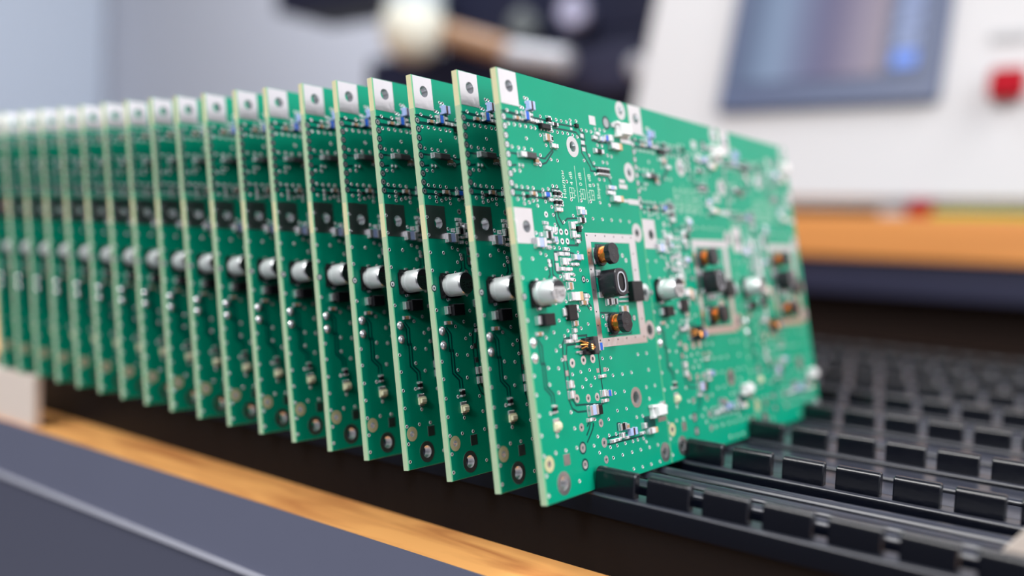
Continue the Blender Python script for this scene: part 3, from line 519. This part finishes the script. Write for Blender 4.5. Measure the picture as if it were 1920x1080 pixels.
def bigind_meshes():
    mb = MB(); n = 48; a_, b_ = 3.3, 3.6
    def sup(s, e, ax=1, by=1): return [(ax * a_ * s * math.copysign(abs(math.cos(t)) ** e, math.cos(t)), by * b_ * s * math.copysign(abs(math.sin(t)) ** e, math.sin(t))) for t in [2 * math.pi * i / n for i in range(n)]]
    ls = [(.15, sup(1, .72)), (4.7, sup(1, .72)), (5.0, sup(.93, .76)), (5.0, sup(.83, .8, .74, .9))]
    vs = [(x, *p) for x, o in ls for p in o]
    for j in range(3): mb.add(vs, [(j * n + i, j * n + (i + 1) % n, (j + 1) * n + (i + 1) % n, (j + 1) * n + i) for i in range(n)], 'ferrite')
    l2 = [(5.0, sup(.83, .8, .74, .9)), (4.75, sup(.80, .8, .72, .9))]
    vs = [(x, *p) for x, o in l2 for p in o]; mb.add(vs, [(i, (i + 1) % n, n + (i + 1) % n, n + i) for i in range(n)], 'grey'); mb.add(vs[n:], [tuple(range(n))], 'black')
    for z in (-3.4, 2.2): mb.box((0, -3.9, z), (.5, -2.0, z + 1.4), 'solder', .12)
    for z in (-3.4, 2.2): mb.box((0, 2.0, z), (.5, 3.9, z + 1.4), 'solder', .12)
    body = scale_mesh(mb, 'shielded_inductor', smooth=True)
    mb = MB(); o1 = sup(.82, .8, .74, .9); o2 = sup(.72, .8, .66, .88)
    mb.add([(5.02, *p) for p in o1] + [(5.02, *p) for p in o2], [(i, (i + 1) % n, n + (i + 1) % n, n + i) for i in range(n)], 'silver')
    return body, scale_mesh(mb, 'oval_ring')
BIGI, OVAL = bigind_meshes()
def choke_meshes():
    mb = MB(); mb.box((.3, -1.5, -2.0), (1.3, 1.2, 2.0), 'ferrite', .2); mb.lathe([(1.3, 1.3), (2.6, 1.3)], 'ferrite', seg=14); mb.box((.2, 1.2, -2.2), (2.4, 3.1, 2.2), 'grey', .25)
    for z in (-1.5, 0, 1.5): mb.box((0, -2.7, z - .3), (.4, -1.3, z + .3), 'solder', .1)
    core = scale_mesh(mb, 'choke'); mb = MB()
    for k in range(3): tube(mb, [Vector((.5, -2.3 + .2 * k, 1.5 - k)), Vector((1.6, -1.5, .9 - .5 * k)), Vector((2.7, -.3, .2 - .5 * k)), Vector((2.6, .8, -.5))], .22, 'copper')
    return core, scale_mesh(mb, 'winding', smooth=True)
CHOKE, CWIND = choke_meshes()
mb = MB(); mb.lathe([(.0, 1.2), (.06, 1.2), (.06, 1.0), (.35, .85), (.6, .5), (.68, .15)], 'solder', seg=18); BLOB = scale_mesh(mb, 'solder_joint', smooth=True)
PAD1 = padmesh(.25, 7.15, 91.6, 99.8, (4.0, 96.1), 1.45); PAD2 = padmesh(.25, 7.2, 59.0, 67.3, (4.45, 63.0), 1.45)
VIAS = vias_mesh(SMALL, FRAMEH); TRC = traces_mesh(); FRM = frame_mesh(); SLK = silk_meshes()
RINGS = {}
def ring_for(R, r, m='tin', dark=False):
    k = (round(R, 2), round(r, 2), m, dark)
    if k not in RINGS: RINGS[k] = ringmesh(R, r, m, dark)
    return RINGS[k]
def build_panel(root, off, full):
    o3 = off * MM
    link('board_section', PANEL, root, (0, o3, 0))
    link('vias', VIAS, root, (0, o3, 0))['kind'] = 'stuff'
    link('traces', TRC, root, (0, o3, 0))['kind'] = 'stuff'
    def part(name, me, u, v, x=0): return link(name, me, root, (x * MM, (u + off) * MM, v * MM))
    lab = lambda o, l: o.__setitem__('label', l)
    link('ground_pad', PAD1, root, (0, o3, 0)); link('ground_pad', PAD2, root, (0, o3, 0))
    part('plated_hole', ring_for(2.7, 1.55), 7.2, 3.7); q = part('plated_hole', ring_for(1.85, .75, 'cream'), 2.37, 8.8); lab(q, 'hole ringed by bare cream laminate')
    for v in (36.2, 32.7): part('solder_joint', BLOB, 1.75, v)
    lim = 999 if full else 17
    for m_ in MED:
        if m_[0] < lim: part('plated_hole', ring_for(m_[2] / 2, m_[2] * .2, 'solder', m_[2] < 1.9), m_[0], m_[1])
    for b in BIG:
        if b[0] < lim: part('plated_hole', ring_for(b[2] / 2, b[3] / 2), b[0], b[1])
    if full:
        link('shield_frame', FRM, root, (0, o3, 0)); [link(n_, m_, root, (0, o3, 0)) for n_, m_ in SLK]
    for n, k, u, v, me in CM:
        if u < lim:
            q = part(n, me, u, v)
            if k == 'blue': lab(q, 'blue chip')
    c = part('electrolytic_capacitor', CAN, 5.6, 47.2); link('base', CBASE, c); link('marking', CMARK, c)
    if full or off < 1:
        for u, v in ((34.2, 56.6), (36.6, 39.1)): d = part('drum_inductor', DRUM, u, v); lab(link('winding', WIND, d), 'copper wire winding')
        d = part('shielded_inductor', BIGI, 35.6, 49.2); link('oval_ring', OVAL, d)
        d = part('choke', CHOKE, 22.4, 34.1); lab(link('winding', CWIND, d), 'orange copper winding')
ORD = ['nearest', 'second', 'third', 'fourth', 'fifth', 'sixth', 'seventh', 'eighth', 'ninth', 'tenth', 'eleventh', 'twelfth', 'thirteenth', 'fourteenth', 'fifteenth', 'sixteenth', 'seventeenth', 'eighteenth', 'nineteenth']
for k in range(NB):
    root = empty('circuit_board', (XB[k], 0, 0), (0, -TH[k], 0))
    if k == 0: lab = 'nearest green circuit board, its whole bright component side facing the camera'
    elif k == NB - 1: lab = 'furthest green circuit board, cut by the left edge of the photo'
    elif k == 1: lab = 'second green circuit board, directly behind the fully visible front board'
    elif k == NB - 2: lab = 'last whole green circuit board at the left, behind the pinkish block'
    else: lab = '%s green circuit board counted back from the nearest one' % ORD[k]
    tag(root, lab, 'circuit board', 'green circuit boards standing in the rack')
    for p in range(3):
        if k == 0 or p == 0: build_panel(root, p * W, k == 0)
        else:
            link('board_section', PANEL, root, (0, p * W * MM, 0))

tag(boxobj('mat', (-1.0, .4165, ZT + .0003), (.8, .695, ZT + .0009), 'benchshade'), 'dark brown sheet painting the shade on the bench between the rack and the raised shelf', 'mat')  # thin dark sheet standing in for shade on the bench wood
# ---------------------------------------------------------------- raised shelf and white machine behind
SH = tag(empty('raised_shelf', (-.2, .66, ZT)), 'orange wooden raised shelf carrying the white machine behind the rack', 'shelf')
def spart(name, a, b, m, bev=0):
    o = boxobj(name, a, b, m, bev=bev); o.parent = SH; o.location = (.2, -.66, -ZT); return o
spart('shelf_board', (-.46, .66, .057), (1.25, 1.15, .0935), 'woodedge', .002)
spart('fascia', (-.45, .668, .026), (1.23, .680, .0568), 'navy')
spart('back_panel', (-.45, .70, ZT + .0008), (1.23, .712, .0568), 'darkbrown')
spart('side_panel', (-.45, .7125, ZT + .0008), (-.43, 1.12, .0568), 'darkbrown'); spart('side_panel', (1.21, .7125, ZT + .0008), (1.23, 1.12, .0568), 'darkbrown')
mach = tag(empty('inspection_machine', (-.2, .70, .0935)), 'white machine with a blue-grey touch screen on the wooden shelf', 'machine')
LEAN = .3
def lean_box(name, x0, x1, z0, z1, y0, y1, m, bev=0, par=mach):
    mb = MB(); mb.box((x0, y0, z0), (x1, y1, z1), m); me = mb.mesh(name)
    if bev:
        bm = bmesh.new(); bm.from_mesh(me); bmesh.ops.bevel(bm, geom=list(bm.edges), offset=bev, segments=2, affect='EDGES'); bm.to_mesh(me); bm.free()
    for v in me.vertices: v.co.y += (v.co.z - .10) * LEAN
    o = link(name, me, par)
    o.location = (.2, -.70, -.0935) if par is mach else (0, 0, 0)
    return o
HX0 = -.392
mb = MB()
mb.add([(HX0, .67, .102), (1.15, .67, .102), (1.15, .82, .60), (HX0, .82, .60), (HX0, 1.1, .102), (1.15, 1.1, .102), (1.15, 1.1, .60), (HX0, 1.1, .60)],
       [(0, 1, 2, 3), (5, 4, 7, 6), (0, 4, 5, 1), (3, 2, 6, 7), (4, 0, 3, 7), (1, 5, 6, 2)], 'machine')  # out-of-view right part added to brighten reflections in the board pads
me = mb.mesh('housing'); bm = bmesh.new(); bm.from_mesh(me); bmesh.ops.bevel(bm, geom=list(bm.edges), offset=.008, segments=3, affect='EDGES'); bm.to_mesh(me); bm.free()
me.polygons.foreach_set('use_smooth', [True] * len(me.polygons)); me.set_sharp_from_angle(angle=math.radians(30))
hs = link('housing', me, mach, (.2, -.70, -.0935))
for x in (-.36, -.1, .3, 1.05):
    for y in (.70, 1.05):
        o = boxobj('foot', (x, y, .0935), (x + .03, y + .03, .103), 'black'); o.parent = mach; o.location = (.2, -.70, -.0935)
o = boxobj('under_gap_shade', (-.385, .685, .0937), (1.13, .699, .1018), 'black'); o.parent = mach; o.location = (.2, -.70, -.0935)  # black strip standing in for shade in the gap under the machine
bz = lean_box('screen_bezel', -.289, -.0835, .1925, .36, .662, .673, 'bezel', .003)
lean_box('screen', -.272, -.135, .221, .35, .6605, .6621, 'screen', par=bz)
lean_box('icon_strip', -.1335, -.0985, .221, .35, .6605, .6621, 'bezel', par=bz)
for i in range(6):
    lean_box('screen_icon', -.1265, -.1055, .2265 + .0195 * i, .2415 + .0195 * i, .6598, .6604, 'screenblue' if i == 0 else 'screenpale', .0003, par=bz)
lean_box('red_button', -.0445, -.0185, .1935, .2185, .655, .6705, 'red', .002)['label'] = 'square red button'
lean_box('name_plate', -.050, -.020, .245, .252, .6675, .6705, 'greyink')
bx_ = boxobj('red_cap', (-.096, .664, .0935), (-.078, .682, .1075), 'red', bev=.002); tag(bx_, 'small red plastic cap on the wooden shelf under the machine', 'cap')
bx_ = boxobj('sheet', (-.076, .662, .0935), (.10, .668, .0985), 'lime', bev=.0008); tag(bx_, 'yellow-green strip lying on the shelf right of the red cap', 'strip')
bx_ = boxobj('cable_clip', (-.118, .663, .0935), (-.098, .672, .0985), 'silver', bev=.001); tag(bx_, 'pale grey clip on the shelf left of the red cap', 'clip')

# ---------------------------------------------------------------- dark machine behind the boards
for_legs = [(-2.15, .75), (-.52, .75), (-2.15, 1.12), (-.52, 1.12)]
stand = tag(empty('back_bench', (-1.2, .86, -.85)), 'dark bench behind the boards carrying the dark machine', 'bench')
o = boxobj('bench_top', (-2.2, .72, .064), (-.4605, 1.18, .0935), 'dark'); o.parent = stand; o.location = (1.2, -.86, .85)
for lx, ly in for_legs:
    o = boxobj('leg', (lx, ly, ZT + .0008 if lx > -1.4 else -.85), (lx + .03, ly + .03, .0639), 'dark'); o.parent = stand; o.location = (1.2, -.86, .85)
dm = tag(empty('dark_machine', (-.68, .86, .0945)), 'dark blue-black machine body left of the white machine, out of focus', 'machine')
def dpart(name, a, b, m, bev=.006, par=dm):
    o = boxobj(name, a, b, m, bev=bev); o.parent = par; o.location = (.68, -.86, -.0945); return o
dpart('casing', (-.968, .87, .0945), (-.465, 1.10, .330), 'dark')
dpart('upper_casing', (-.815, .87, .3305), (-.465, 1.12, .50), 'dark')
dpart('overhead_arm', (-1.20, .87, .428), (-.8155, 1.0, .475), 'dark')
dpart('front_panel', (-.60, .845, .250), (-.47, .8695, .310), 'navy')
def xcyl(name, p0, p1, r, m, par=None, seg=24, tagv=None):
    p0 = Vector(p0); p1 = Vector(p1); L = (p1 - p0).length; mb = MB(); c = r * .2
    mb.lathe([(0, .0001), (0, r - c), (c, r), (L - c, r), (L, r - c), (L, .0001)], m, seg=seg)
    me = mb.mesh(name, smooth=True); o = link(name, me, par)
    o.rotation_euler = (p1 - p0).to_track_quat('X', 'Z').to_euler()
    o.location = p0 - (Vector(par.location) if par else Vector((0, 0, 0)))
    return o
xcyl('bronze_bar', (-.790, .83, .350), (-.632, .79, .300), .016, 'bronze', dm)
xcyl('silver_spindle', (-.643, .80, .300), (-.540, .80, .281), .016, 'silver', dm)
xcyl('lilac_knob', (-.575, .869, .354), (-.560, .83, .352), .020, 'lilac', dm)
xcyl('grey_knob', (-.655, .869, .345), (-.632, .82, .340), .020, 'greydisc', dm)
xcyl('pale_nozzle', (-.470, .844, .275), (-.455, .82, .275), .012, 'silver', dm)
# filter bowl
mb = MB(); prof = [(0, .004), (.004, .022), (.016, .038), (.040, .046), (.062, .045), (.072, .040)]
mb.lathe(prof, 'jar', seg=32); jar = link('filter_bowl', mb.mesh('filter_bowl', smooth=True), dm); jar.rotation_euler = (0, -math.pi / 2, 0)
jar.location = (-.806 + .68, .80 - .86, .300 - .0945)
mb = MB(); mb.lathe([(.0725, .036), (.074, .040), (.12, .041), (.125, .03)], 'paleblue', seg=32); jt = link('bowl_cap', mb.mesh('bowl_cap', smooth=True), jar)
# cabinet on the left
cb = boxobj('cabinet', (-3.6, 1.05, -.85), (-2.84, 1.49, 1.9), 'cabinet', bev=.03); tag(cb, 'pale blue cabinet standing at the far left behind the boards', 'cabinet')
